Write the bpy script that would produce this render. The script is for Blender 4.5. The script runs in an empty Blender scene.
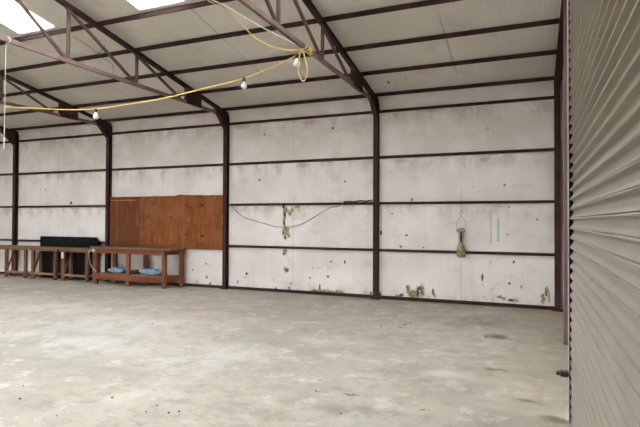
import bpy, bmesh, math, random
from mathutils import Vector, Matrix, noise
random.seed(7)
sc = bpy.context.scene
COL = sc.collection
PI = math.pi

# ------------------------------------------------------------------ camera
YAW, PITCH, ROLL, FPX = 0.395977, 0.013749, -0.003984, 505.22
cam_data = bpy.data.cameras.new('camera')
cam_data.sensor_fit = 'HORIZONTAL'
cam_data.sensor_width = 36.0
cam_data.lens = FPX * 36.0 / 640.0
cam_data.clip_start = 0.02
cam = bpy.data.objects.new('camera', cam_data)
COL.objects.link(cam)
f0 = Vector((-math.sin(YAW), math.cos(YAW), 0)); rt = Vector((math.cos(YAW), math.sin(YAW), 0)); zz = Vector((0, 0, 1))
fw = f0 * math.cos(PITCH) + zz * math.sin(PITCH)
up = zz * math.cos(PITCH) - f0 * math.sin(PITCH)
r2 = rt * math.cos(ROLL) - up * math.sin(ROLL)
u2 = rt * math.sin(ROLL) + up * math.cos(ROLL)
m = Matrix((r2, u2, -fw)).transposed().to_4x4()
m.translation = Vector((0, 0, 1.6))
cam.matrix_world = m
sc.camera = cam

# ------------------------------------------------------------------ sky and exposure
SKY_STRENGTH = 24.0
world = bpy.data.worlds.new('overcast_sky')
sc.world = world
world.use_nodes = True
bg = world.node_tree.nodes['Background']
bg.inputs['Color'].default_value = (0.96, 0.98, 1.0, 1)
bg.inputs['Strength'].default_value = SKY_STRENGTH
sc.view_settings.view_transform = 'Standard'
sc.view_settings.look = 'None'
sc.view_settings.gamma = 1.0
sc.view_settings.use_curve_mapping = False
sc.view_settings.exposure = 0.0

# ------------------------------------------------------------------ dimensions (metres)
D = 10.074                      # back wall plane
EAVE, SLOPE = 4.152, 0.1834      # purlin line height at the eave and roof slope
OPEN_X0, OPEN_X1, OPEN_Z = -7.0, -3.0, 2.6     # doorway in the front wall behind the camera
RIDGE = 8.0                     # distance of the ridge from the back wall
X_LEFT, X_RIGHT = -17.3, 0.525
FRONT = D - 2 * RIDGE
COLS = {'a': 0.436, 'b': -2.938, 'c': -6.565, 'd': -10.160, 'e': -13.682, 'f': -17.25}
GIRT_Z = [0.997, 1.957, 2.902, 3.846]
PURLIN_DY = [0.10, 1.056, 1.978, 2.910, 3.782]
def purlin_z(dy): return EAVE + SLOPE * (dy - 0.0)
HOLES_ROOF = [(-2.559, 9.553, 0.025, 0.06), (-2.194, 9.422, 0.014, 0.025)]
HOLES_DARK = [(-5.1,1.91,0.03,0.049),(-5.06,1.72,0.03,0.058),(-5.08,1.55,0.023,0.089),(-5.1,1.32,0.025,0.053),(-5.05,1.21,0.037,0.027),(-5.09,0.85,0.018,0.033),(-5.0,0.49,0.024,0.031),(-6.03,0.37,0.035,0.032),(-6.27,0.17,0.018,0.042),(-5.28,0.08,0.026,0.027),(-4.9,0.2,0.019,0.019),(-3.95,0.72,0.023,0.023),(-3.64,0.72,0.02,0.04),(-4.44,0.35,0.024,0.022),(-4.02,0.4,0.028,0.025),(-4.21,0.15,0.023,0.075),(-4.38,0.57,0.012,0.013),(-4.3,0.57,0.011,0.013),(-4.24,0.58,0.012,0.013),(-4.17,0.59,0.011,0.013),(-3.06,0.1,0.022,0.033),(-2.62,1.74,0.017,0.016),(-2.32,1.31,0.023,0.025),(-2.44,1.08,0.025,0.024),(-1.98,1.07,0.016,0.016),(-2.21,2.03,0.02,0.032),(-2.09,0.18,0.028,0.12),(-2.05,0.26,0.02,0.047),(-2.31,0.27,0.016,0.04),(-2.42,0.1,0.049,0.031),(-1.79,0.2,0.019,0.075),(-2.87,0.09,0.025,0.041),(-0.86,0.53,0.02,0.08),(-0.3,0.84,0.019,0.031),(-0.38,0.44,0.019,0.024),(-0.35,0.13,0.06,0.024),(-0.17,0.38,0.012,0.033),(0.25,0.28,0.02,0.054),(0.1,1.63,0.017,0.02),(-0.41,1.35,0.016,0.017),(-0.38,1.86,0.013,0.018),(-0.46,2.28,0.02,0.02),(-5.58,3.55,0.02,0.018),(-3.92,3.58,0.025,0.024),(-5.71,2.52,0.026,0.025),(-3.64,2.43,0.022,0.021),(-11.56,2.05,0.049,0.038),(-7.15,0.56,0.02,0.021),(-7.13,0.24,0.028,0.035),(-7.03,0.09,0.029,0.036),(-7.54,0.39,0.02,0.022)]
HOLES_TORN = [(-5.04,1.82,0.039,0.058),(-5.04,1.4,0.057,0.058),(-4.96,1.26,0.029,0.04),(-4.93,1.75,0.034,0.044),(-4.88,1.83,0.029,0.049),(-4.76,1.89,0.054,0.022),(-5.07,1.78,0.032,0.156),(-5.08,1.61,0.025,0.134),(-4.99,1.8,0.054,0.027),(-5.04,1.32,0.042,0.111),(-4.98,1.35,0.024,0.078),(-5.05,0.9,0.039,0.066),(-5.02,0.51,0.054,0.055),(-4.94,0.1,0.029,0.033),(-4.31,0.07,0.085,0.035),(-4.11,0.08,0.092,0.028),(-3.95,0.07,0.081,0.025),(-3.76,0.08,0.09,0.036),(-2.28,0.21,0.034,0.081),(-2.19,0.14,0.08,0.072),(-2.01,0.21,0.044,0.099),(-2.5,0.07,0.041,0.022),(-1.76,0.14,0.016,0.04),(-0.55,0.18,0.039,0.021),(-0.48,0.15,0.031,0.032),(-0.26,0.13,0.035,0.018),(0.26,0.36,0.025,0.054),(0.2,0.19,0.025,0.073),(0.29,0.23,0.017,0.09)]
SMUDGES = [(-4.72,1.81,0.022,0.04),(-6.06,0.29,0.04,0.036),(-4.46,0.24,0.019,0.031),(-3.12,0.1,0.051,0.029),(-3.6,1.2,0.02,0.019),(-2.43,0.79,0.02,0.024),(-0.85,0.39,0.015,0.047),(-0.71,0.81,0.014,0.085),(-0.68,0.32,0.027,0.038),(-0.56,2.4,0.015,0.017),(-0.82,2.78,0.109,0.057),(-1.61,2.76,0.009,0.079),(-3.81,3.52,0.028,0.027),(-5.7,2.75,0.023,0.022),(-0.77,3.35,0.045,0.044),(0.04,3.17,0.015,0.017),(-0.15,3.68,0.017,0.018),(-12.76,2.44,0.048,0.034),(-12.54,2.44,0.047,0.034),(-8.85,2.49,0.025,0.02),(-7.57,0.56,0.017,0.019),(-3.19,4.06,0.033,0.027),(-4.6,2.81,0.192,0.055),(-4.46,3.75,0.213,0.066),(-6.23,3.76,0.241,0.069),(-2.46,2.83,0.205,0.051),(-1.85,3.8,0.274,0.06)]
STAIN_BROWN = [(-0.41,7.42,0.153,0.162),(-0.56,7.42,0.056,0.127),(0.17,4.51,0.098,0.1),(-0.35,5.8,0.098,0.051),(-0.01,4.87,0.124,0.053),(-1.54,4.4,0.055,0.034),(-0.87,4.3,0.034,0.02),(-1.45,3.94,0.017,0.021),(-1.86,4.38,0.015,0.028)]
STAIN_RED = [(0.05,5.15,0.056,0.103),(-5.54,7.49,0.302,0.122)]
STAIN_PALE = [(-0.1,5.36,0.138,0.081),(-1.11,4.59,0.083,0.074),(-10.45,8.82,0.569,0.398),(-9.98,7.91,0.304,0.241),(-1.13,6.91,0.405,0.171),(-3.32,3.55,0.268,0.208)]
DARK_ZONES = [(-0.86,5.24,0.769,0.597),(-0.9,8.33,0.96,0.542),(-2.11,3.66,0.331,0.147),(-1.32,4.05,0.503,0.169)]  # broad darker zones of the floor
STAIN_WHITE = [(-5.63,5.99,1.059,0.712),(-7.86,6.63,0.804,0.548),(-3.48,4.61,0.55,0.336),(-0.78,5.39,0.313,0.136),(-3.26,5.3,0.606,0.355),(-5.19,4.84,0.761,0.523),(-2.49,6.32,0.536,0.272)]
STAIN_GREY = [(-4.1,3.16,0.264,0.192),(-4.14,4.12,0.423,0.113),(-4.95,7.7,0.621,0.295),(-6.38,4.74,0.321,0.259),(-5.18,4.18,0.206,0.095),(-4.53,5.42,0.133,0.082),(-2.88,3.94,0.112,0.112),(-2.29,5.53,0.024,0.044),(-3.22,6.9,0.105,0.071),(-3.7,4.01,0.141,0.085),(-11.88,8.58,0.485,0.438),(-4.29,9.24,1.007,0.369),(-0.48,8.87,0.367,0.266),(0.37,7.89,0.085,0.394)]
CR = [(-6.841, 4.863), (-4.502, 3.397), (-3.472, 3.485), (-2.961, 3.344), (-2.97, 3.489), (-2.771, 3.402), (-2.709, 3.453), (-3.564, 2.991), (-5.36, 6.191), (-1.809, 7.44), (-1.79, 7.684), (-1.739, 7.872), (-2.088, 7.394), (-1.865, 4.382), (-1.454, 3.945), (-4.201, 3.143), (-1.96, 7.61)]

# ------------------------------------------------------------------ mesh helpers
class MB:
    """collects shapes, links them as one mesh object"""
    def __init__(self): self.v = []; self.f = []; self.smooth = []
    def add(self, vs, fs, smooth=False):
        o = len(self.v); self.v += [tuple(p) for p in vs]
        for f in fs: self.f.append([i + o for i in f]); self.smooth.append(smooth)
        return self
    def box(self, x0, x1, y0, y1, z0, z1):
        vs = [(x, y, z) for x in (x0, x1) for y in (y0, y1) for z in (z0, z1)]
        return self.add(vs, [(0, 1, 3, 2), (4, 6, 7, 5), (0, 4, 5, 1), (2, 3, 7, 6), (0, 2, 6, 4), (1, 5, 7, 3)])
    def prism(self, prof, a, b, ux, uy):
        """closed 2-D profile swept from point a to point b; ux, uy span the profile plane"""
        a, b, ux, uy = Vector(a), Vector(b), Vector(ux), Vector(uy)
        n = len(prof)
        vs = [a + ux * p + uy * q for p, q in prof] + [b + ux * p + uy * q for p, q in prof]
        fs = [(i, (i + 1) % n, n + (i + 1) % n, n + i) for i in range(n)] + [tuple(range(n))[::-1], tuple(range(n, 2 * n))]
        return self.add(vs, fs)
    def bar(self, a, b, w, h, side=(1, 0, 0)):
        """rectangular bar from a to b, w along side, h across"""
        a, b = Vector(a), Vector(b); d = (b - a).normalized(); s = Vector(side); s = (s - d * s.dot(d)).normalized(); t = d.cross(s)
        return self.prism([(-w / 2, -h / 2), (w / 2, -h / 2), (w / 2, h / 2), (-w / 2, h / 2)], a, b, s, t)
    def angle(self, a, b, w, h, t=0.008, side=(1, 0, 0), flip=False):
        """angle iron: one leg along side, one across"""
        a, b = Vector(a), Vector(b); d = (b - a).normalized(); s = Vector(side); s = (s - d * s.dot(d)).normalized(); u = s.cross(d)
        if flip: u = -u
        return self.prism([(-w / 2, h / 2), (w / 2, h / 2), (w / 2, -h / 2), (w / 2 - t, -h / 2), (w / 2 - t, h / 2 - t), (-w / 2, h / 2 - t)], a, b, s, u)
    def tube(self, pts, r, n=8, closed=False):
        pts = [Vector(p) for p in pts]; N = len(pts); rings = []; ref = None
        for i, p in enumerate(pts):
            q0 = pts[(i - 1) % N] if (closed or i > 0) else p; q1 = pts[(i + 1) % N] if (closed or i < N - 1) else p
            d = (q1 - q0).normalized()
            if ref is None: ref = Vector((0, 0, 1)) if abs(d.z) < .9 else Vector((1, 0, 0))
            s = (ref - d * ref.dot(d)).normalized(); t = d.cross(s); ref = s
            rr = r[i] if hasattr(r, '__len__') else r
            rings.append([p + s * rr * math.cos(2 * PI * k / n) + t * rr * math.sin(2 * PI * k / n) for k in range(n)])
        vs = [v for ring in rings for v in ring]; fs = []
        for i in range(N if closed else N - 1):
            j = (i + 1) % N
            for k in range(n): fs.append((i * n + k, i * n + (k + 1) % n, j * n + (k + 1) % n, j * n + k))
        if not closed: fs += [tuple(range(n))[::-1], tuple(range((N - 1) * n, N * n))]
        return self.add(vs, fs, True)
    def lathe(self, prof, c, n=20):
        """(radius, z) profile turned about the vertical through c"""
        c = Vector(c); vs = []; fs = []
        for r, z in prof:
            vs += [c + Vector((r * math.cos(2 * PI * k / n), r * math.sin(2 * PI * k / n), z)) for k in range(n)]
        for i in range(len(prof) - 1):
            for k in range(n): fs.append((i * n + k, i * n + (k + 1) % n, (i + 1) * n + (k + 1) % n, (i + 1) * n + k))
        fs += [tuple(range(n))[::-1], tuple(range((len(prof) - 1) * n, len(prof) * n))]
        return self.add(vs, fs, True)
    def build(self, name, mat, parent=None, bevel=0.0, loc=None):
        me = bpy.data.meshes.new(name)
        vs = self.v
        base = parent
        off = Vector((0, 0, 0))
        while base is not None: off += base.location; base = base.parent
        if loc is not None: off = Vector(loc)
        me.from_pydata([Vector(p) - off for p in vs], [], self.f)
        for p, s in zip(me.polygons, self.smooth): p.use_smooth = s
        me.validate(); me.update()
        bm = bmesh.new(); bm.from_mesh(me); bmesh.ops.recalc_face_normals(bm, faces=bm.faces[:]); bm.to_mesh(me); bm.free()
        me.materials.append(mat)
        o = bpy.data.objects.new(name, me); COL.objects.link(o)
        if parent is not None: o.parent = parent
        elif loc is not None: o.location = loc
        if bevel:
            md = o.modifiers.new('bevel', 'BEVEL'); md.width = bevel; md.segments = 2; md.limit_method = 'ANGLE'
        return o
def tag(o, label, cat, group=None):
    o['label'] = label; o['category'] = cat
    if group: o['group'] = group
    return o
def thing(name, loc, label, cat, group=None):
    o = bpy.data.objects.new(name, None); COL.objects.link(o); o.location = loc; o.empty_display_size = 0.1
    return tag(o, label, cat, group)
def struct(o): o['kind'] = 'structure'; return o
def spline(pts, n=8):
    P = [Vector(p) for p in pts]; P = [P[0] * 2 - P[1]] + P + [P[-1] * 2 - P[-2]]; out = []
    for i in range(1, len(P) - 2):
        for k in range(n):
            t = k / n; a, b, c, d = P[i - 1:i + 3]
            out.append(0.5 * ((2 * b) + (c - a) * t + (2 * a - 5 * b + 4 * c - d) * t * t + (3 * b - a - 3 * c + d) * t ** 3))
    return out + [P[-2]]

# ------------------------------------------------------------------ material helpers
class NT:
    def __init__(self, name, rough=0.7, metallic=0.0, spec=0.3):
        self.m = bpy.data.materials.new(name); self.m.use_nodes = True; self.t = self.m.node_tree; self.n = self.t.nodes
        self.b = self.n['Principled BSDF']; self.b.inputs['Roughness'].default_value = rough; self.b.inputs['Metallic'].default_value = metallic
        self.b.inputs['Specular IOR Level'].default_value = spec
        self.tc = self.n.new('ShaderNodeTexCoord').outputs['Object']
    def link(self, a, b): self.t.links.new(a, b)
    def put(self, sock, v):
        if isinstance(v, bpy.types.NodeSocket): self.link(v, sock)
        elif v is not None:
            if hasattr(v, '__len__') and len(v) == 3 and len(sock.default_value) == 4: v = tuple(v) + (1,)
            sock.default_value = v
    def math(self, op, a, b=None, c=None, clamp=False):
        x = self.n.new('ShaderNodeMath'); x.operation = op; x.use_clamp = clamp
        for i, v in enumerate((a, b, c)): self.put(x.inputs[i], v)
        return x.outputs[0]
    def vec(self, op, a, b=None, c=None):
        x = self.n.new('ShaderNodeVectorMath'); x.operation = op
        for i, v in enumerate((a, b, c)): self.put(x.inputs[i], v)
        return x.outputs['Value'] if op in ('LENGTH', 'DOT_PRODUCT') else x.outputs[0]
    def noise(self, scale, detail=4, rough=0.55, stretch=(1, 1, 1), vec=None, color=False):
        v = self.vec('MULTIPLY', vec or self.tc, stretch)
        x = self.n.new('ShaderNodeTexNoise'); x.inputs['Scale'].default_value = scale; x.inputs['Detail'].default_value = detail
        x.inputs['Roughness'].default_value = rough; self.link(v, x.inputs['Vector'])
        return x.outputs['Color'] if color else x.outputs['Fac']
    def ramp(self, fac, a, b, lo=0.0, hi=1.0):
        x = self.n.new('ShaderNodeMapRange'); x.interpolation_type = 'SMOOTHSTEP'
        self.put(x.inputs['Value'], fac)
        for k, v in (('From Min', a), ('From Max', b), ('To Min', lo), ('To Max', hi)): x.inputs[k].default_value = v
        return x.outputs[0]
    def mix(self, fac, a, b, mode='MIX'):
        x = self.n.new('ShaderNodeMix'); x.data_type = 'RGBA'; x.blend_type = mode
        self.put(x.inputs[0], fac); self.put(x.inputs[6], a); self.put(x.inputs[7], b)
        return x.outputs[2]
    def sep(self, v=None):
        x = self.n.new('ShaderNodeSeparateXYZ'); self.link(v or self.tc, x.inputs[0]); return x.outputs
    def spots(self, spots, axes, vec):
        """mask distance to a list of elliptical marks (u, v, ru, rv): below 1 inside"""
        acc = None
        for u, v, ru, rv in spots:
            if axes == 'xz': inv = (1 / ru, 0, 1 / rv); off = (-u / ru, 0, -v / rv)
            else: inv = (1 / ru, 1 / rv, 0); off = (-u / ru, -v / rv, 0)
            d = self.vec('LENGTH', self.vec('MULTIPLY_ADD', vec, inv, off))
            acc = d if acc is None else self.math('MINIMUM', acc, d)
        return acc
    def bump(self, h, strength=0.3, dist=0.01):
        x = self.n.new('ShaderNodeBump'); x.inputs['Strength'].default_value = strength; x.inputs['Distance'].default_value = dist
        self.link(h, x.inputs['Height']); self.link(x.outputs[0], self.b.inputs['Normal'])
    def out(self, col, rough=None):
        self.put(self.b.inputs['Base Color'], col)
        if rough is not None: self.put(self.b.inputs['Roughness'], rough)
        return self.m

def mat_plain(name, a, b=None, scale=8, rough=0.7, metallic=0.0, stretch=(1, 1, 1), bump=0.0, spec=0.25):
    k = NT(name, rough, metallic, spec); b = b or tuple(c * 0.7 for c in a)
    nz = k.noise(scale, 5, 0.6, stretch)
    if bump: k.bump(nz, bump, 0.01)
    return k.out(k.mix(k.ramp(nz, 0.3, 0.7), a, b))

def mat_facing(name, wall=True):
    k = NT(name, 0.75, 0, 0.2); x, y, z = k.sep()
    base = k.mix(k.ramp(k.noise(0.9, 4), 0.3, 0.7), WALL_A, WALL_B) if wall else k.mix(k.ramp(k.noise(0.7, 4), 0.3, 0.7), CEIL_A, CEIL_B)
    # faint ribs of the sheet behind the facing, one every 0.2 m
    rib = k.math('ABSOLUTE', k.math('SUBTRACT', k.math('FRACT', k.math('MULTIPLY', x, 1 / (0.30 if wall else 0.075))), 0.5))
    ribm = k.ramp(rib, 0.03, 0.10, 1, 0) if wall else k.ramp(rib, 0.1, 0.4, 1, 0)
    col = k.mix(k.math('MULTIPLY', ribm, 0.03 if wall else 0.035), base, (0.16, 0.14, 0.12))
    # overlapping joint of the facing rolls in the middle of each bay
    jx = k.math('ADD', k.math('DIVIDE', k.math('ADD', x, 1.26), 3.6), 0.5)
    joint = k.math('ABSOLUTE', k.math('SUBTRACT', k.math('FRACT', jx), 0.5))
    wob = k.math('MULTIPLY', k.math('SUBTRACT', k.noise(1.5, 2), 0.5), 0.012)
    jm = k.math('MULTIPLY', k.ramp(k.math('ADD', joint, wob), 0.001, 0.007, 1, 0), k.ramp(k.noise(1.3, 4), 0.35, 0.6))
    col = k.mix(k.math('MULTIPLY', jm, 0.16 if wall else 0.38), col, (0.09, 0.08, 0.07))
    dirt = k.ramp(k.noise(2.2, 6, 0.65, (1, 1, 1.6)), 0.52, 0.75)
    col = k.mix(k.math('MULTIPLY', dirt, 0.28), col, (0.30, 0.23, 0.17))
    grime = k.ramp(k.noise(14, 4, 0.6), 0.6, 0.8)
    col = k.mix(k.math('MULTIPLY', grime, 0.22), col, (0.25, 0.20, 0.16))
    fleck = k.ramp(k.noise(38, 3, 0.7), 0.60, 0.72)
    col = k.mix(k.math('MULTIPLY', k.math('MULTIPLY', fleck, k.ramp(k.noise(1.1, 3), 0.4, 0.65)), 0.30), col, (0.20, 0.15, 0.11))
    # dimpled vinyl
    dx = k.math('SINE', k.math('MULTIPLY', x, 2 * PI / 0.06)); dz = k.math('SINE', k.math('MULTIPLY', z if wall else y, 2 * PI / 0.06))
    h = k.math('ADD', k.math('MULTIPLY', dx, dz), k.math('MULTIPLY', k.noise(5, 3), 3.0))
    k.bump(h, 0.18, 0.006)
    if wall:
        # dirt that has run down from the top of each bay and from the girts
        for gz in GIRT_Z[1:]:
            d = k.math('SUBTRACT', gz - 0.02, z)
            band = k.math('MULTIPLY', k.ramp(d, 0.0, 0.02), k.ramp(d, 0.02, 0.42, 1, 0))
            s = k.math('MULTIPLY', band, k.ramp(k.noise(2.6, 5, 0.65, (1.3, 1, 0.7)), 0.42, 0.66))
            col = k.mix(k.math('MULTIPLY', s, 0.5), col, (0.26, 0.19, 0.14))
        # brown weathering and painted-in light falloff under the eave; dirt along the foot
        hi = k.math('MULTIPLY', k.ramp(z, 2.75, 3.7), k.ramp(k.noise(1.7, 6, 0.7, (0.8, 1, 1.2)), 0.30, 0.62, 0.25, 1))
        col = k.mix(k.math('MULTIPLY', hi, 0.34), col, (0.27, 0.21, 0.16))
        ft = k.math('MULTIPLY', k.ramp(z, 0.05, 0.30, 1, 0), k.ramp(k.noise(4.5, 6, 0.7, (1, 1, 0.4)), 0.45, 0.66))
        col = k.mix(k.math('MULTIPLY', ft, 0.55), col, (0.33, 0.25, 0.15))
        wv = k.noise(13, 5, 0.75, color=True)
        wv = k.vec('MULTIPLY_ADD', wv, (0.16, 0, 0.16), (-0.08, 0, -0.08))
        p = k.vec('ADD', k.tc, wv)
        sm = k.spots(SMUDGES, 'xz', p)
        col = k.mix(k.ramp(sm, 0.3, 1.3, 0.45, 0), col, (0.25, 0.19, 0.13))
        tn = k.spots(HOLES_TORN, 'xz', p)
        fib = k.mix(k.ramp(k.noise(30, 4, 0.7), 0.42, 0.58), (0.37, 0.29, 0.10), (0.12, 0.085, 0.04))
        col = k.mix(k.ramp(tn, 1.0, 1.75, 0.55, 0), col, (0.20, 0.15, 0.09))
        col = k.mix(k.ramp(tn, 0.8, 1.15, 1, 0), col, fib)
        wv2 = k.noise(40, 2, 0.6, color=True)
        p2 = k.vec('ADD', k.tc, k.vec('MULTIPLY_ADD', wv2, (0.05, 0, 0.05), (-0.025, 0, -0.025)))
        hd = k.spots(HOLES_DARK, 'xz', p2)
        col = k.mix(k.ramp(hd, 0.7, 1.25, 0.92, 0), col, (0.035, 0.028, 0.018))
        # a few little scattered punctures
        vo = k.n.new('ShaderNodeTexVoronoi'); vo.inputs['Scale'].default_value = 2.4; k.link(k.tc, vo.inputs['Vector'])
        col = k.mix(k.ramp(vo.outputs['Distance'], 0.02, 0.045, 0.55, 0), col, (0.10, 0.08, 0.06))
    else:
        hd = k.spots(HOLES_ROOF, 'xy', k.tc)
        col = k.mix(k.ramp(hd, 0.7, 1.3, 0.85, 0), col, (0.05, 0.04, 0.03))
    return k.out(col)

def mat_floor():
    k = NT('worn_concrete', 0.62, 0, 0.25)
    base = k.mix(k.ramp(k.noise(0.42, 5, 0.6), 0.35, 0.66), FLOOR_A, FLOOR_B)
    base = k.mix(k.ramp(k.noise(1.3, 6, 0.65, (1, 0.7, 1)), 0.5, 0.72, 0, 0.65), base, FLOOR_W)
    base = k.mix(k.ramp(k.noise(2.1, 6, 0.7, (0.7, 1.2, 1)), 0.55, 0.78, 0, 0.55), base, FLOOR_G)
    base = k.mix(k.ramp(k.noise(4.3, 7, 0.75, (0.8, 1, 1)), 0.47, 0.64, 0, 0.7), base, (0.29, 0.265, 0.215))
    base = k.mix(k.ramp(k.noise(3.1, 7, 0.75), 0.53, 0.66, 0, 0.8), base, (0.56, 0.525, 0.465))
    base = k.mix(k.ramp(k.noise(9, 6, 0.7), 0.52, 0.70, 0, 0.6), base, (0.27, 0.22, 0.15))
    base = k.mix(k.ramp(k.noise(48, 4, 0.75), 0.58, 0.74, 0, 0.35), base, (0.22, 0.19, 0.15))
    # reddish dust, and grime along the door and in the corner
    wv = k.noise(5, 5, 0.7, color=True)
    p = k.vec('ADD', k.tc, k.vec('MULTIPLY_ADD', wv, (0.36, 0.36, 0), (-0.18, -0.18, 0)))
    col = base
    brk = k.ramp(k.noise(2.6, 7, 0.72, (1, 0.8, 1)), 0.36, 0.62)
    for lst, c, am in ((DARK_ZONES, (0.225, 0.21, 0.16), 0.7), (STAIN_WHITE, FLOOR_W, 0.85), (STAIN_PALE, (0.60, 0.50, 0.36), 0.55), (STAIN_GREY, (0.24, 0.23, 0.19), 0.5), (STAIN_RED, (0.55, 0.19, 0.15), 0.42), (STAIN_BROWN, (0.10, 0.075, 0.045), 0.95)):
        d = k.spots(lst, 'xy', p)
        fac = k.ramp(d, 0.3, 1.45, am, 0)
        if lst in (DARK_ZONES, STAIN_WHITE, STAIN_PALE, STAIN_GREY): fac = k.math('MULTIPLY', fac, brk)
        col = k.mix(fac, col, c)
    x, y, z = k.sep()
    edge = k.math('MULTIPLY', k.ramp(k.math('ADD', x, k.math('MULTIPLY', k.noise(1.6, 5, 0.7), 1.6)), 0.0, 1.3), 0.5)
    col = k.mix(edge, col, (0.24, 0.19, 0.125))
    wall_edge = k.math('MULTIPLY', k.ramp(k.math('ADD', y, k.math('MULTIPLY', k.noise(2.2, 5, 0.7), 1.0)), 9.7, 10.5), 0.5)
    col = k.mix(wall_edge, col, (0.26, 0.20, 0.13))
    k.bump(k.noise(12, 6, 0.7), 0.15, 0.01)
    return k.out(col, k.ramp(k.noise(1.1, 4), 0.3, 0.7, 0.5, 0.75))

def mat_wood(name, a, b, rough=0.75, along='x', scale=6):
    k = NT(name, rough, 0, 0.12); st = {'x': (0.25, 3, 3), 'y': (3, 0.25, 3), 'z': (3, 3, 0.25)}[along]
    g = k.noise(scale, 6, 0.65, st); col = k.mix(k.ramp(g, 0.32, 0.68), a, b)
    col = k.mix(k.ramp(k.noise(2.5, 5, 0.6), 0.5, 0.75, 0, 0.6), col, tuple(c * 0.45 for c in a))
    k.bump(g, 0.25, 0.004)
    return k.out(col)

WALL_A, WALL_B = (0.72, 0.665, 0.625), (0.60, 0.55, 0.505)
CEIL_A, CEIL_B = (0.61, 0.575, 0.51), (0.53, 0.495, 0.435)
FLOOR_A, FLOOR_B, FLOOR_W, FLOOR_G = (0.455, 0.40, 0.32), (0.34, 0.305, 0.245), (0.53, 0.50, 0.45), (0.27, 0.26, 0.225)

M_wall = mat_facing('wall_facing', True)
M_ceil = mat_facing('roof_facing', False)
M_floor = mat_floor()
M_steel = mat_plain('oxide_brown_steel', (0.050, 0.026, 0.0225), (0.034, 0.0175, 0.0155), 5, 0.8, spec=0.06)
M_litchord = mat_plain('lit_oxide_chord', (0.20, 0.132, 0.112), (0.15, 0.098, 0.083), 5, 0.75, spec=0.08)  # brown steel lightened to paint in roof light falling on the bottom chords
M_litweb = mat_plain('lit_oxide_web', (0.125, 0.075, 0.062), (0.085, 0.050, 0.042), 5, 0.75, spec=0.08)  # same steel, colour raised on the webs to imitate light from above
M_post = mat_plain('pale_oxide_steel', (0.165, 0.098, 0.084), (0.125, 0.072, 0.062), 6, 0.75, spec=0.1)
M_door = mat_plain('grey_beige_door_sheet', (0.245, 0.214, 0.165), (0.212, 0.186, 0.145), 3, 0.5, spec=0.3)
M_galv = mat_plain('galvanised_steel', (0.42, 0.41, 0.40), (0.30, 0.29, 0.28), 12, 0.5, 0.4)
M_black = mat_plain('black_board', (0.006, 0.0065, 0.0065), (0.009, 0.009, 0.009), 6, 0.9, spec=0.05)
M_rubber = mat_plain('black_plastic', (0.02, 0.02, 0.022), None, 10, 0.5)
M_top = mat_wood('grey_worn_timber', (0.19, 0.115, 0.070), (0.115, 0.068, 0.042))
M_redwood = mat_wood('red_brown_timber', (0.20, 0.068, 0.030), (0.125, 0.042, 0.020))
M_redleg = mat_wood('red_brown_timber_upright', (0.21, 0.080, 0.040), (0.14, 0.052, 0.027), along='z')
M_tableleg = mat_wood('brown_timber_upright', (0.185, 0.095, 0.055), (0.115, 0.056, 0.033), along='z')
M_rail = mat_wood('pale_brown_timber_rail', (0.38, 0.21, 0.10), (0.26, 0.135, 0.065))
M_shelf = mat_wood('dusty_shelf_board', (0.30, 0.23, 0.16), (0.20, 0.14, 0.09))
M_blue = mat_plain('blue_white_plastic', (0.055, 0.13, 0.25), (0.26, 0.34, 0.41), 11, 0.45, bump=0.5)
M_white = mat_plain('white_plastic', (0.75, 0.74, 0.70), (0.66, 0.65, 0.62), 8, 0.5)
M_yellow = mat_plain('yellow_cord', (0.60, 0.43, 0.12), (0.50, 0.35, 0.10), 20, 0.6)
M_rope = mat_plain('pale_rope', (0.62, 0.58, 0.52), (0.50, 0.47, 0.42), 30, 0.8)
M_wire = mat_plain('grey_wire', (0.20, 0.18, 0.16), None, 20, 0.6)
M_socket = mat_plain('dark_lamp_holder', (0.03, 0.035, 0.03), None, 20, 0.5)
M_tan = mat_plain('weathered_tan', (0.33, 0.27, 0.14), (0.17, 0.125, 0.06), 16, 0.8, bump=0.4)
M_crumb = mat_plain('dark_debris', (0.13, 0.095, 0.055), None, 20, 0.9)
M_ink = mat_plain('faded_green_ink', (0.27, 0.36, 0.335), (0.44, 0.48, 0.455), 25, 0.8)
M_ground = mat_plain('yard_concrete', (0.42, 0.40, 0.36), (0.36, 0.34, 0.30), 0.6, 0.8)
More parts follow.
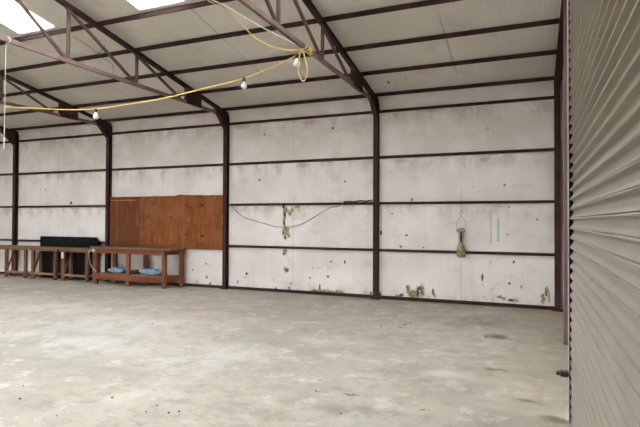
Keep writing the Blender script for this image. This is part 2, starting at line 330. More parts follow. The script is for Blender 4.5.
def mat_ply():
    k = NT('stained_plywood', 0.7, 0, 0.1); k.tc = k.n.new('ShaderNodeNewGeometry').outputs['Position']; x, y, z = k.sep()
    g = k.noise(3.2, 6, 0.65, (1.8, 1, 0.7))
    col = k.mix(k.ramp(g, 0.30, 0.70), (0.215, 0.070, 0.020), (0.135, 0.040, 0.012))
    col = k.mix(k.ramp(k.noise(1.4, 4, 0.6), 0.45, 0.70, 0, 0.6), col, (0.225, 0.092, 0.034))
    lo = k.math('ADD', x, k.math('MULTIPLY', k.noise(2.5, 4, 0.6), 0.5))
    col = k.mix(k.ramp(lo, -9.0, -8.6, 0.7, 0), col, (0.085, 0.025, 0.011))
    col = k.mix(k.ramp(k.noise(7, 4, 0.6, (2.5, 1, 0.3)), 0.54, 0.70, 0, 0.65), col, (0.30, 0.125, 0.045))
    col = k.mix(k.ramp(k.noise(2.6, 6, 0.7, (1, 1, 1.3)), 0.50, 0.66, 0, 0.7), col, (0.105, 0.032, 0.012))
    for sx, w in ((-9.86, 0.012), (-9.05, 0.012), (-7.75, 0.012)):
        s = k.math('ABSOLUTE', k.math('SUBTRACT', x, sx))
        col = k.mix(k.ramp(s, w * 0.5, w * 2.2, 0.25, 0), col, (0.30, 0.14, 0.055))
    kn = k.spots([(-7.66, 1.95, .03, .03), (-7.21, 1.95, .045, .03), (-7.66, 1.25, .028, .028), (-7.21, 1.22, .05, .032)], 'xz', k.tc)
    col = k.mix(k.ramp(kn, 0.6, 1.4, 0.9, 0), col, (0.04, 0.012, 0.006))
    return k.out(col)
M_ply = mat_ply()
def mat_skylight():
    k = NT('translucent_roof_light'); n = k.n; n.remove(k.b)
    a = n.new('ShaderNodeBsdfTranslucent'); a.inputs['Color'].default_value = (0.9, 0.92, 0.95, 1)
    b = n.new('ShaderNodeBsdfTransparent'); b.inputs['Color'].default_value = (0.85, 0.88, 0.92, 1)
    mx = n.new('ShaderNodeMixShader'); mx.inputs[0].default_value = 0.55
    k.link(a.outputs[0], mx.inputs[1]); k.link(b.outputs[0], mx.inputs[2]); k.link(mx.outputs[0], n['Material Output'].inputs['Surface'])
    return k.m
M_sky = mat_skylight()
def mat_glass():
    k = NT('clear_bulb_glass', 0.05); k.b.inputs['Transmission Weight'].default_value = 1.0; k.b.inputs['IOR'].default_value = 1.2
    return k.out((0.95, 0.95, 0.95))
M_glass = mat_glass()

# ------------------------------------------------------------------ the setting
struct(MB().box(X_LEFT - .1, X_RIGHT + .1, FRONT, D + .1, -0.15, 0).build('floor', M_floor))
struct(MB().box(-60, 40, -60, FRONT, -0.15, -0.01).build('ground', M_ground))
def roof_z(y):
    dy = D - y
    return EAVE + 0.045 + SLOPE * (dy if dy <= RIDGE else 2 * RIDGE - dy)
wall_h = roof_z(D)
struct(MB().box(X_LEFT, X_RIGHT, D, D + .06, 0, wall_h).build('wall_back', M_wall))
def gable(x0, x1, ya, yb, za, name, mat):
    """end wall between ya and yb from height za up to the roof"""
    ys = sorted({ya, yb, *([D - RIDGE] if ya < D - RIDGE < yb else [])})
    prof = [(ya, za), (yb, za)] + [(y, roof_z(y) - .004) for y in ys[::-1]]
    return prof
mr = MB()
for ya, yb, za in ((4.62, D, 0), (0.22, 4.62, 3.86), (FRONT, 0.22, 0)):
    mr.prism([(p, q) for p, q in gable(0, 0, ya, yb, za, '', None)], (X_RIGHT, 0, 0), (X_RIGHT + .06, 0, 0), (0, 1, 0), (0, 0, 1))
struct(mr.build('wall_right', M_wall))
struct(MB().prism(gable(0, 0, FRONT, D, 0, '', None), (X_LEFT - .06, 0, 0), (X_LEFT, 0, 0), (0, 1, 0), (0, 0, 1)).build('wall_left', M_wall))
fwm = MB(); zf = roof_z(FRONT) - .004
fwm.box(X_LEFT, OPEN_X0, FRONT - .06, FRONT, 0, zf).box(OPEN_X1, X_RIGHT, FRONT - .06, FRONT, 0, zf).box(OPEN_X0, OPEN_X1, FRONT - .06, FRONT, OPEN_Z, zf)
struct(fwm.build('wall_front', M_wall))
# roof sheets with openings for the roof lights
LIGHTS = [(-8.40, -7.54), (-5.69, -4.83), (-1.75, -0.89), (-12.40, -11.54), (-16.0, -15.14)]  # first two in view; the rest unseen, added for the light they give
LIGHTS2 = [v for v in LIGHTS if v[0] < -2]  # front slope roof lights, all unseen, added and placed for their light
SK0, SK1 = 3.87, 7.3
def roof_piece(mb, x0, x1, d0, d1, t=0.035):
    y0, y1 = D - d0, D - d1
    z0, z1 = roof_z(y0), roof_z(y1)
    vs = [(x0, y0, z0), (x1, y0, z0), (x1, y1, z1), (x0, y1, z1)]
    vs += [(x, y, z + t) for x, y, z in vs]
    return mb.add(vs, [(0, 3, 2, 1), (4, 5, 6, 7), (0, 1, 5, 4), (1, 2, 6, 5), (2, 3, 7, 6), (3, 0, 4, 7)])
roof = MB(); E0, E1 = X_LEFT - .06, X_RIGHT + .06
roof_piece(roof, E0, E1, -0.06, SK0); roof_piece(roof, E0, E1, SK1, RIDGE)
roof_piece(roof, E0, E1, RIDGE, 2 * RIDGE - SK1); roof_piece(roof, E0, E1, 2 * RIDGE - SK0, 2 * RIDGE)
xs = [E0] + [v for a in sorted(LIGHTS) for v in a] + [E1]
for i in range(0, len(xs), 2): roof_piece(roof, xs[i], xs[i + 1], SK0, SK1)
xs = [E0] + [v for a in sorted(LIGHTS2) for v in a] + [E1]
for i in range(0, len(xs), 2): roof_piece(roof, xs[i], xs[i + 1], 2 * RIDGE - SK1, 2 * RIDGE - SK0)
struct(roof.build('ceiling', M_ceil))
for i, (a, b) in enumerate(LIGHTS):
    mb = MB(); roof_piece(mb, a, b, SK0, SK1, 0.004)
    struct(mb.build('window_%d' % (i + 1), M_sky))
for i, (a, b) in enumerate(LIGHTS2):
    mb = MB(); roof_piece(mb, a, b, 2 * RIDGE - SK1, 2 * RIDGE - SK0, 0.004)
    struct(mb.build('window_%d' % (i + 6), M_sky))

# roller door in the right wall
DX = 0.304
door = struct(thing('door_1', (DX, 4.52, 0), 'grey beige corrugated roller door along the right side', 'door'))
del door['category']
pitch = 0.0765
prof = []
z0 = 1.627 - 21 * pitch + 0.001
for kk in range(50):
    for t, dx in ((0.0, .006), (.05, .006), (.065, -.0135), (.10, -.0105), (.18, -.005), (.27, .001), (.37, .006), (.48, .0095), (.58, .0115), (.68, .0115), (.76, .009), (.81, .003), (.845, -.006), (.868, -.0155), (.885, -.0195), (.93, -.0205), (.965, -.0185), (.985, -.012)):
        prof.append((DX + dx, z0 + (kk + t) * pitch))
mb = MB(); n = len(prof); ya, yb = 4.530, 0.30
vs = [(x, y, z) for y in (ya, yb) for x, z in prof]
mb.add(vs, [(i, i + 1, n + i + 1, n + i) for i in range(n - 1)], False)
cur = mb.build('door_curtain', M_door, door)
sol = cur.modifiers.new('sheet', 'SOLIDIFY'); sol.thickness = 0.0015; sol.offset = 1
MB().box(DX - .018, DX + .018, yb, ya, 0.0, z0 + .002).build('bottom_bar', M_galv, door)
def guide(y, s, name):
    g = MB()
    g.box(0.2730, 0.2790, min(y, y + s * .075), max(y, y + s * .075), 0, 3.86)
    g.box(0.3430, 0.3490, min(y, y + s * .075), max(y, y + s * .075), 0, 3.86)
    g.box(0.2730, 0.3490, min(y + s * .069, y + s * .075), max(y + s * .069, y + s * .075), 0, 3.86)
    o = g.build(name, M_galv, door)
    MB().box(0.2795, 0.2840, min(y + s * .004, y + s * .068), max(y + s * .004, y + s * .068), 0.0, 3.86).box(0.2795, 0.3425, min(y + s * .055, y + s * .068), max(y + s * .055, y + s * .068), 0.0, 3.86).build('guide_slot_shade', M_black, o)  # black strips stand in for the deep shade inside the guide slot
    return o
guide(4.488, 1, 'guide_rail'); guide(0.345, -1, 'guide_rail')
lk = MB().box(0.2120, 0.2710, 4.47, 4.54, .362, .402).build('latch', M_rubber, door, 0.004)
MB().box(0.1850, 0.2120, 4.485, 4.525, .370, .394).build('bolt', M_rubber, lk)
lk['label'] = 'black latch block on the guide rail'
MB().tube([(DX + .13, .2, 3.99), (DX + .13, 4.6, 3.99)], 0.115, 24).build('roll_drum', M_door, door)

# ------------------------------------------------------------------ the steel frame
def h_column(x, label, z1, y1=D - .001):
    t = thing('steel_column', (x, y1 - .065, 0), label, 'column')
    w, dp, tk = 0.10, 0.115, 0.012
    pr = [(-w / 2, 0), (w / 2, 0), (w / 2, tk), (tk / 2, tk), (tk / 2, dp - tk), (w / 2, dp - tk), (w / 2, dp), (-w / 2, dp), (-w / 2, dp - tk), (-tk / 2, dp - tk), (-tk / 2, tk), (-w / 2, tk)]
    MB().prism(pr, (x, y1 - dp, 0.012), (x, y1 - dp, z1 - .02), (1, 0, 0), (0, 1, 0)).build('shaft', M_steel, t)
    MB().box(x - .085, x + .085, y1 - dp - .035, y1 + 0.0, 0, 0.012).build('base_plate', M_steel, t)
    return t
h_column(COLS['a'], 'dark brown steel corner column at the right end of the back wall', 4.10)
h_column(COLS['b'], 'dark brown steel column between the draped wire bay and the lantern bay', 4.06)
h_column(COLS['c'], 'dark brown steel column at the right edge of the plywood sheet', 4.06)
h_column(COLS['d'], 'dark brown steel column at the left edge of the plywood sheet', 4.06)
h_column(COLS['e'], 'leftmost dark brown steel column, behind the left wooden table', 4.06)

BAYS = [('a', 'b', 'the rightmost wall bay with the hanging lantern'), ('b', 'c', 'the wall bay with the draped wire'),
        ('c', 'd', 'the wall bay with the plywood sheet'), ('d', 'e', 'the wall bay behind the black board'), ('e', 'f', 'the leftmost wall bay at the picture edge')]
def channel(x0, x1, z, h, y1, dp, name, label, cat):
    t = 0.006
    pr = [(0, -h / 2), (dp, -h / 2), (dp, -h / 2 + t), (t, -h / 2 + t), (t, h / 2 - t), (dp, h / 2 - t), (dp, h / 2), (0, h / 2)]
    o = MB().prism(pr, (x0, y1 - dp, z), (x1, y1 - dp, z), (0, 1, 0), (0, 0, 1)).build(name, M_steel, None, 0, ((x0 + x1) / 2, y1 - dp / 2, z))
    return tag(o, label, cat)
LEVEL = ['lowest', 'second lowest', 'third lowest', 'topmost']
for a, b, where in BAYS:
    x1, x0 = COLS[a] - .052, COLS[b] + .052
    for i, z in enumerate(GIRT_Z):
        if a == 'c' and i in (0, 1): continue            # behind the plywood sheet
        channel(x0, x1, z, 0.052, D - .002, 0.05, 'wall_girt', '%s dark brown steel girt of %s' % (LEVEL[i], where), 'girt')
    channel(x0, x1, 0.036, 0.062, D - .002, 0.05, 'base_rail', 'dark brown floor rail along the foot of %s' % where, 'rail')

PUR = ['dark brown purlin along the eave, just above the top of the back wall', 'second purlin up the roof from the back wall, behind the lowest bulb string',
       'third purlin up the roof from the back wall, middle of the five', 'fourth purlin up the roof from the back wall', 'highest purlin, just below the bright roof lights']
PUR[1] = 'second purlin up the roof from the back wall'
for dy, lab in zip(PURLIN_DY, PUR):
    y, z = D - dy, purlin_z(dy)
    pr = [(-.022, -.030), (.022, -.030), (.022, -.016), (.017, -.016), (.017, -.025), (-.017, -.025), (-.017, .038), (.022, .038), (.022, .044), (-.022, .044)]
    tag(MB().prism(pr, (X_LEFT + .01, y, z), (X_RIGHT - .005, y, z), (0, 1, SLOPE), (0, 0, 1)).build('roof_purlin', M_steel, None, 0, ((X_LEFT + X_RIGHT) / 2, y, z)), lab if lab.startswith('dark') else 'dark brown steel ' + lab, 'purlin')

def top_z(y):
    dy = D - y; dy = dy if dy <= RIDGE else 2 * RIDGE - dy
    return EAVE + SLOPE * dy - 0.083
ZB = 4.035
def truss(x, label):
    t = thing('roof_truss', (x, D - RIDGE, ZB), label, 'truss')
    ye, yr = D - .02, D - RIDGE
    MB().angle((x - .020, ye, top_z(ye)), (x - .020, yr, top_z(yr)), -.038, .066, .009).angle((x + .020, ye, top_z(ye)), (x + .020, yr, top_z(yr)), .038, .066, .009).build('top_chord', M_steel, t)
    yf = FRONT + .1
    MB().angle((x - .020, yr, top_z(yr)), (x - .020, yf, top_z(yf)), -.038, .066, .009).angle((x + .020, yr, top_z(yr)), (x + .020, yf, top_z(yf)), .038, .066, .009).build('top_chord', M_steel, t)
    MB().bar((x, 9.62, ZB), (x, FRONT + .3, ZB), .048, .062).build('bottom_chord', M_litchord, t)
    nodes = [7.08, 5.62, 4.18, 2.75]
    top = lambda y: top_z(y) - .03
    for i, y in enumerate(nodes):
        MB().bar((x, y + .02, ZB + .03), (x, y + .02, top(y)), .042, .042).build('web_post', M_litweb, t)
        lo = 8.33 if i == 0 else nodes[i - 1] - .03
        MB().bar((x, y - .03, top(y)), (x, lo, ZB + .03), .036, .042).build('web_diagonal', M_litweb, t)
    MB().bar((x, yr, ZB), (x, yr, top(yr)), .045, .045).build('web_post', M_litweb, t)
    # solid plate near the heel and knee plate on the column
    MB().prism([(9.0, ZB - .03), (8.50, ZB - .03), (8.50, top_z(8.50)), (9.0, top_z(9.0))], (x - .035, 0, 0), (x + .035, 0, 0), (0, 1, 0), (0, 0, 1)).build('gusset_plate', M_steel, t)
    MB().prism([(9.941, 3.72), (9.941, 4.10), (9.60, 4.10), (9.56, 4.0), (9.64, 4.0)], (x - .045, 0, 0), (x + .045, 0, 0), (0, 1, 0), (0, 0, 1)).build('knee_plate', M_steel, t)
    return t
truss(COLS['b'], 'brown lattice roof truss with a tied yellow cord, rightmost of the trusses')
truss(COLS['c'], 'brown lattice roof truss over the right edge of the plywood sheet, long lit bottom chord')
truss(COLS['d'], 'brown lattice roof truss over the left edge of the plywood sheet')
truss(COLS['e'], 'brown lattice roof truss end at the far left of the picture')
# gable rafter of the end frame
gr = thing('gable_rafter', (COLS['a'], D - RIDGE, 4.2), 'dark brown sloping rafter of the end frame beside the roller door', 'rafter')
for ya, yb in ((D - .02, D - RIDGE), (D - RIDGE, FRONT + .1)):
    MB().bar((COLS['a'], ya, top_z(ya)), (COLS['a'], yb, top_z(yb)), .11, .09).build('rafter_arm', M_steel, gr)
ph = top_z(7.40) - .052
pt = thing('door_post', (.43, 7.35, 0), 'slim reddish brown steel post between the corner column and the roller door', 'post')
MB().prism([(0, 0), (.075, 0), (.075, .02), (.006, .02), (.006, .08), (.075, .08), (.075, .10), (0, .10)], (.397, 7.30, .01), (.397, 7.30, ph), (1, 0, 0), (0, 1, 0)).build('shaft', M_post, pt)
MB().box(.386, .48, 7.28, 7.42, 0, .01).build('base_plate', M_post, pt)
MB().box(.356, .52, 4.60, 4.68, 0, 3.95).build('jamb', M_steel, door)
MB().box(.345, .52, 0.14, 0.22, 0, 3.95).build('jamb', M_steel, door)
MB().box(.345, .52, 0.14, 4.68, 3.95, 4.03).build('header', M_steel, door)

# ------------------------------------------------------------------ plywood sheet
ply = thing('plywood_sheet', (-8.39, D - .07, .9), 'reddish brown plywood sheeting fixed to the wall above the workbench', 'panel')
MB().box(-10.09, -6.632, D - .078, D - .058, .90, 2.185).build('sheet', M_ply, ply)
MB().prism([(-.3, 0), (0, .012), (.10, .04), (.35, .026), (.80, .018), (.80, 0)], (-8.0 + .0, D - .076, 2.175), (-8.0, D - .06, 2.175), (1, 0, 0), (0, 0, 1)).build('split_edge', M_ply, ply)
o = MB().box(-10.04, -9.24, D - .09, D - .0785, 2.085, 2.105).build('batten', M_rail, ply); o['label'] = 'thin pale batten near the top left corner'

# ------------------------------------------------------------------ workbench
wb = thing('workbench', (-8.6, 9.68, 0), 'long red brown wooden workbench with a low shelf holding blue bags', 'workbench')
YF, YB = 9.45, 9.90
MB().box(-10.10, -7.62, YF - .09, YB + .045, .885, .935).build('tabletop', M_top, wb, .006)
MB().box(-10.02, -7.83, YF - .052, YF - .024, .775, .884).build('apron', M_redwood, wb)
MB().box(-10.02, -7.66, YB + .024, YB + .04, .775, .884).build('apron', M_redwood, wb)
MB().bar((-7.865, YF + .046, .83), (-7.725, YB - .046, .83), .028, .108).build('apron', M_redwood, wb)
for x in (-9.99, -8.955, -7.87):
    MB().box(x - .05, x + .05, YF - .023, YF + .045, 0, .884).build('leg', M_redleg, wb, .004)
for x in (-9.80, -8.80, -7.72):
    MB().box(x - .05, x + .05, YB - .045, YB + .023, 0, .884).build('leg', M_redleg, wb, .004)
MB().box(-9.93, -7.83, YF - .052, YF - .024, .135, .275).build('shelf_rail', M_redwood, wb)
MB().bar((-7.865, YF + .046, .205), (-7.725, YB - .046, .205), .028, .14).build('shelf_rail', M_redwood, wb)
MB().prism([(-9.93, YF + .046), (-7.90, YF + .046), (-7.78, YB - .046), (-9.93, YB - .046)], (0, 0, .255), (0, 0, .277), (1, 0, 0), (0, 1, 0)).build('shelf_board', M_shelf, wb)
# socket box on the bench's left leg with its cable
sk = thing('socket_box', (-9.995, YF - .06, .838), 'round white socket box with a looping cable on the left bench leg', 'socket')
dm = MB()
vs = []; N = 20
for yy, rr in ((YF - .054, .042), (YF - .085, .042), (YF - .092, .036)):
    vs += [(-9.995 + rr * math.cos(2 * PI * k / N), yy, .838 + rr * math.sin(2 * PI * k / N)) for k in range(N)]
fs = [(r * N + k, r * N + (k + 1) % N, (r + 1) * N + (k + 1) % N, (r + 1) * N + k) for r in range(2) for k in range(N)] + [tuple(range(N)), tuple(range(2 * N, 3 * N))]
dm.add(vs, fs).build('cover', M_white, sk)
MB().tube(spline([(-10.03, YF - .075, .838), (-10.11, YF - .08, .83), (-10.15, YF - .07, .72), (-10.14, YF - .06, .60), (-10.08, YF - .06, .47), (-9.99, YF - .06, .37), (-9.90, YF - .055, .31)]), .007, 6).build('cable', M_rope, sk)

# ------------------------------------------------------------------ three narrow tables
def table(xa, xb, ta, tb, label):
    t = thing('trestle_table', ((xa + xb) / 2, 9.74, 0), label, 'table')
    yf, yb = 9.62, 9.85; zt = .865
    MB().box(ta, tb, yf - .06, yb + .04, zt - .045, zt).build('tabletop', M_top, t, .005)
    MB().box(ta + .03, tb - .03, yf - .054, yf - .034, zt - .105, zt - .046).build('apron', M_tableleg, t)
    for x in (xa, xb):
        MB().box(x - .042, x + .042, yf - .033, yf + .033, 0, zt - .046).build('leg', M_tableleg, t, .004)
        MB().box(x - .035, x + .035, yb - .03, yb + .03, 0, zt - .046).build('leg', M_tableleg, t, .004)
    MB().box(xa + .043, xb - .043, yf - .02, yf + .02, .125, .175).build('rail', M_rail, t)
    for x in (xa, xb):
        MB().box(x - .018, x + .018, yf + .034, yb - .031, .13, .17).build('rail', M_rail, t)
    MB().bar((xa, yf + .036, .24), (xa, yb - .034, .66), .03, .04).build('brace', M_tableleg, t)
    return t
table(-13.46, -12.70, -14.25, -12.552, 'leftmost narrow wooden table of the row, in front of the leftmost column')
table(-12.41, -11.58, -12.545, -11.435, 'middle narrow wooden table of the row, in front of the black board')
t3 = table(-11.28, -10.45, -11.428, -10.27, 'narrow wooden table of the row next to the workbench')
o = MB().box(-11.315, -11.248, 9.573, 9.586, .585, .745).build('paint_patch', M_white, t3); o['label'] = 'white paint on the top of a leg'

# black board standing behind the tables
bb = MB()
bb.prism([(-12.52, 0.0), (-10.62, 0.0), (-10.45, .10), (-10.36, 1.0), (-10.47, 1.135), (-12.52, 1.135)], (0, 9.905, 0), (0, 9.95, 0), (1, 0, 0), (0, 0, 1))
tag(bb.build('black_board', M_black, None, 0.006, (-11.45, 9.93, 0)), 'black board standing against the wall behind the narrow tables', 'board')

# ------------------------------------------------------------------ bags and a dark bundle on the shelf
def bag(c, sx, sy, sz, seed, name, mat, label, cat, band=None):
    t = thing(name, (c[0], c[1], c[2]), label, cat)
    rnd = random.Random(seed); nu, nv = 28, 14; vs = []; fs = []
    for j in range(nv + 1):
        v = -PI / 2 + PI * j / nv
        for i in range(nu):
            u = 2 * PI * i / nu
            cx = abs(math.cos(v)) ** 0.55; ex = lambda a: math.copysign(abs(a) ** 0.55, a)
            x = sx * cx * ex(math.cos(u)); y = sy * cx * ex(math.sin(u)); z = sz * (1 + math.copysign(abs(math.sin(v)) ** 0.75, math.sin(v)))
            w = 1 + 0.20 * noise.noise(Vector((x * 8 + seed, y * 8, z * 12)))
            sag = 1 - 0.25 * (x / sx) ** 2 * (z / (2 * sz))
            vs.append((c[0] + x * w, c[1] + y * w, c[2] + max(0, z * w * sag)))
    for j in range(nv):
        for i in range(nu): fs.append((j * nu + i, j * nu + (i + 1) % nu, (j + 1) * nu + (i + 1) % nu, (j + 1) * nu + i))
    MB().add(vs, fs, True).build('sack_body', mat, t)
    return t
b1 = bag((-9.45, 9.64, .2775), .235, .115, .075, 3, 'plastic_sack', M_blue, 'crumpled blue and white plastic sack on the left half of the bench shelf', 'bag')
b2 = bag((-8.42, 9.64, .2775), .29, .115, .08, 9, 'plastic_sack', M_blue, 'crumpled blue and white plastic sack on the right half of the bench shelf', 'bag')
for b, x in ((b1, -9.68), (b2, -8.70)):
    mb = MB().lathe([(.010, -.02), (.014, 0), (.035, .03), (.05, .05), (.046, .052), (.008, .015)], (0, 0, 0), 12)
    mb.v = [(x - q[2], 9.64 + q[0], .35 + q[1] * .6) for q in mb.v]
    mb.build('tied_neck', M_white, b)
M_dark = mat_plain('dark_cloth', (0.06, 0.055, 0.05), None, 8, 0.9)
bag((-8.99, 9.72, .2775), .14, .10, .045, 5, 'dark_bundle', M_dark, 'small dark cloth bundle on the shelf between the two blue sacks', 'bundle')

# ------------------------------------------------------------------ lantern hanging on the right bay
LX, LY = -1.238, 9.945
ln = thing('hanging_lantern', (LX, LY, .9), 'weathered tan lantern hanging from a wire loop on the back wall', 'lantern')
body = MB().lathe([(.02, .90), (.060, .905), (.076, .935), (.082, 1.00), (.078, 1.07), (.066, 1.12), (.046, 1.16), (.036, 1.18), (.01, 1.182)], (LX, LY, 0), 22).build('body', M_tan, ln)
MB().lathe([(.016, 1.182), (.020, 1.22), (.028, 1.28), (.024, 1.34), (.018, 1.39)], (LX, LY, 0), 14).build('burner_stem', M_dark, ln)
MB().lathe([(.02, 1.385), (.07, 1.39), (.088, 1.405), (.086, 1.425), (.06, 1.45), (.025, 1.468), (.004, 1.472)], (LX, LY, 0), 22).build('cap', M_tan, ln)
for s in (-1, 1):
    MB().tube([(LX + s * .036, LY - .01, 1.17), (LX + s * .046, LY - .01, 1.3), (LX + s * .05, LY - .01, 1.40)], .005, 6).build('side_wire', M_wire, ln)
MB().tube(spline([(LX - .07, LY, 1.42), (LX - .082, LY + .01, 1.53), (LX - .055, LY + .02, 1.63), (LX - .01, LY + .03, 1.70), (LX + .03, LY + .035, 1.76), (LX, LY + .04, 1.80), (LX - .035, LY + .04, 1.755), (LX + .01, LY + .03, 1.69), (LX + .058, LY + .02, 1.62), (LX + .078, LY + .01, 1.53), (LX + .07, LY, 1.42)]), .004, 6).build('wire_loop', M_wire, ln)
MB().tube([(LX, D - .001, 1.80), (LX, LY + .03, 1.80), (LX, LY + .025, 1.812)], .009, 6).build('nail', M_wire, ln)

# ------------------------------------------------------------------ wires on the wall
W = [(-6.48, 10.01, 1.975), (-6.42, 9.99, 1.955), (-6.351, 9.99, 1.879), (-6.136, 10.02, 1.695), (-5.924, 10.03, 1.615), (-5.51, 10.03, 1.515), (-5.282, 10.03, 1.457), (-5.12, 10.03, 1.451), (-4.887, 10.03, 1.46), (-4.597, 10.03, 1.532), (-4.174, 10.02, 1.76), (-3.967, 10.0, 1.865), (-3.763, 9.995, 1.905), (-3.62, 9.985, 1.99)]
tag(MB().tube(spline(W), .008, 6).build('draped_wire', M_wire, None, 0, (-5.1, 10.02, 1.45)), 'thin grey wire draped across the bay between two columns', 'wire')
tag(MB().tube(spline([(-3.64, 10.0, 1.992), (-3.52, 9.99, 1.998), (-3.40, 9.99, 1.99), (-3.28, 9.985, 2.01), (-3.15, 9.99, 1.998), (-3.02, 9.99, 2.02)]), .014, 6).build('cable_bundle', M_dark, None, 0, (-3.3, 10.0, 2.0)), 'dark cable bundle lying on the girt at the right end of the draped wire bay', 'cable')
hw = thing('hanging_wire', (-2.81, 9.93, 1.98), 'thin grey wire with a black plug hanging at the left end of the lantern bay', 'wire')
MB().tube(spline([(-2.868, 9.935, 1.99), (-2.83, 9.93, 1.90), (-2.80, 9.93, 1.70), (-2.80, 9.93, 1.45), (-2.81, 9.93, 1.39)]), .0045, 6).build('strand', M_wire, hw)
MB().lathe([(.006, 1.40), (.018, 1.385), (.020, 1.33), (.012, 1.31)], (-2.81, 9.93, 0), 10).build('plug', M_rubber, hw)

# faded green stencil strokes, running up the wall
rnd = random.Random(4)
pr_t = thing('stencil_print', (-.64, D, 1.15), 'faded green print running up the wall right of the lantern', 'print')
for x, za, zb, w in ((-.703, 1.16, 1.77, .030), (-.572, 1.22, 1.66, .050)):
    ink = MB(); z = za
    ink.box(x - w * .36, x + w * .36, D - .0025, D - .0005, za, zb)
    while z < zb - .03:
        hh = rnd.uniform(.018, .03)
        if rnd.random() < .85: ink.box(x - w / 2 * rnd.uniform(.6, 1.1), x + w / 2 * rnd.uniform(.6, 1.1), D - .0026, D - .0006, z, z + hh)
        z += hh + .012
    ink.build('print_line', M_ink, pr_t)

# ------------------------------------------------------------------ cords, rope and bulbs
cord = thing('bulb_string', (-2.95, 6.39, 4.0), 'yellow cord with three bulbs strung from the right truss to the left', 'light string')
CP = [(-10.16, 6.39, 3.995), (-9.7, 6.39, 3.82), (-9.17, 6.39, 3.71), (-8.115, 6.39, 3.585), (-6.915, 6.39, 3.472), (-5.63, 6.39, 3.505), (-4.6, 6.39, 3.60), (-3.957, 6.39, 3.675), (-3.4, 6.39, 3.80), (-3.03, 6.39, 3.925), (-2.985, 6.39, 4.00)]
MB().tube(spline(CP, 10), .0095, 8).build('cord', M_yellow, cord)
lp = [(-2.954, 6.36, 3.99), (-2.992, 6.36, 3.82), (-2.999, 6.36, 3.71), (-2.975, 6.36, 3.606), (-2.921, 6.36, 3.535), (-2.876, 6.36, 3.59), (-2.861, 6.36, 3.72), (-2.892, 6.36, 3.84), (-2.931, 6.36, 3.99)]
MB().tube(spline(lp), .0095, 8).build('hanging_loop', M_yellow, cord)
kn = MB()
for i in range(5):
    y = 6.43 + i * .05; pts = []
    for k in range(16):
        a = 2 * PI * k / 16; pts.append((-2.938 + (.037 + .006 * math.sin(i * 2)) * math.cos(a), y + .04 * math.sin(a + i), ZB + .043 * math.sin(a)))
    kn.tube(pts, .0095, 6, True)
kn.build('wrapped_knot', M_yellow, cord)
def bulb(x, zc, kind):
    s = MB().lathe([(.008, zc + .012), (.020, zc + .008), (.022, zc - .02), (.026, zc - .045), (.020, zc - .052)], (x, 6.39, 0), 16).build('lamp_holder', M_socket, cord)
    z = zc - .05
    if kind == 'led':
        MB().lathe([(.018, z), (.022, z - .012), (.030, z - .04), (.046, z - .065), (.049, z - .085), (.040, z - .105), (.018, z - .116), (.002, z - .118)], (x, 6.39, 0), 20).build('light_bulb', M_white, s)
    else:
        b = MB().lathe([(.016, z), (.022, z - .015), (.036, z - .045), (.043, z - .075), (.038, z - .10), (.020, z - .118), (.002, z - .122)], (x, 6.39, 0), 20).build('light_bulb', M_white, s)
bulb(-6.78, 3.462, 'led'); bulb(-3.889, 3.69, 'frosted'); bulb(-3.033, 3.925, 'led')
UP = [(-4.44, 6.255, 4.868), (-4.36, 6.262, 4.825), (-4.214, 6.37, 4.767), (-4.039, 6.37, 4.59), (-3.866, 6.37, 4.417), (-3.714, 6.37, 4.263), (-3.581, 6.37, 4.172), (-3.434, 6.37, 4.088), (-3.289, 6.37, 4.034), (-3.131, 6.37, 3.992), (-2.975, 6.37, 3.985)]
tag(MB().tube(spline(UP), .0095, 8).build('yellow_cord', M_yellow, None, 0, (-3.6, 6.37, 4.1)), 'bare yellow cord sagging from the highest purlin down to the truss knot', 'cord')
tag(MB().tube(spline([(-4.38, 6.20, 4.868), (-4.06, 6.22, 4.69), (-3.57, 6.25, 4.37), (-2.975, 6.29, 4.01)]), .009, 8).build('pale_rope', M_rope, None, 0, (-3.6, 6.34, 4.4)), 'taut pale rope running above the sagging yellow cord to the truss', 'rope')
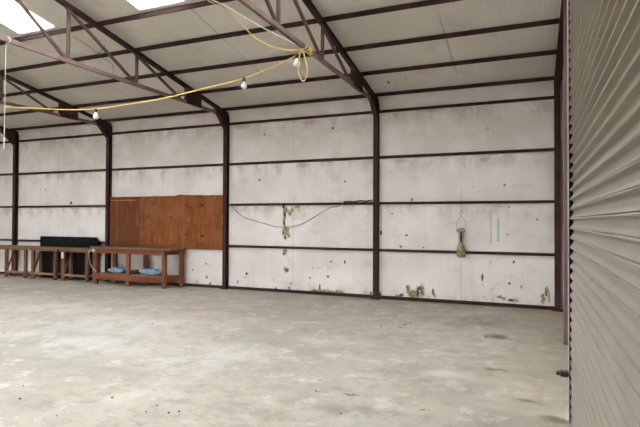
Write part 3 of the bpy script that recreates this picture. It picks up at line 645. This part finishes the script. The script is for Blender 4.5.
hs = thing('dangling_string', (-6.565, 4.67, 4.0), 'thin pale string dangling from the truss at the left picture edge', 'string')
MB().tube([(-6.565 + .037 * math.cos(a * PI / 8), 4.67, ZB + .043 * math.sin(a * PI / 8)) for a in range(16)], .008, 6, True).build('loop', M_rope, hs)
MB().tube(spline([(-6.60, 4.67, 4.01), (-6.608, 4.67, 3.75), (-6.608, 4.67, 3.22), (-6.618, 4.67, 2.70), (-6.64, 4.67, 2.53)]), .0042, 6).build('strand', M_rope, hs)
MB().tube([(-6.615, 4.67, 2.72), (-6.60, 4.66, 2.60), (-6.60, 4.66, 2.53)], .006, 5).build('frayed_end', M_rope, hs)

# ------------------------------------------------------------------ crumbs on the floor
for i, (x, y) in enumerate(CR):
    r = random.Random(i); s = r.uniform(.008, .014) * (1.4 if y > 6 else 1)
    vs, fs = [], []
    bm = bmesh.new(); bmesh.ops.create_icosphere(bm, subdivisions=1, radius=s)
    for v in bm.verts: v.co *= r.uniform(.65, 1.25); v.co.z = max(v.co.z * .6, -s * .3)
    zmin = min(v.co.z for v in bm.verts)
    mb = MB(); bm.verts.index_update()
    mb.add([(v.co.x + x, v.co.y + y, v.co.z - zmin) for v in bm.verts], [[v.index for v in f.verts] for f in bm.faces]); bm.free()
    tag(mb.build('debris_crumb', M_crumb, None, 0, (x, y, 0)), 'small dark crumb of debris on the concrete floor', 'debris', 'crumbs on the concrete floor')

# thin wires sagging under the roof sheets between the trusses
lw = thing('loose_wire', (-7.45, 6.9, 4.78), 'thin brown wire sagging under the roof sheets left of the lit truss', 'wire')
MB().tube(spline([(-7.438, 6.484, 4.825), (-7.425, 6.799, 4.755), (-7.446, 7.049, 4.71), (-7.20, 6.94, 4.735), (-7.103, 6.882, 4.765)]), .006, 6).build('strand', M_wire, lw)
MB().tube(spline([(-7.446, 7.049, 4.71), (-7.50, 7.18, 4.68), (-7.516, 7.461, 4.625), (-7.70, 7.68, 4.575), (-7.872, 7.843, 4.565)]), .006, 6).build('strand', M_wire, lw)
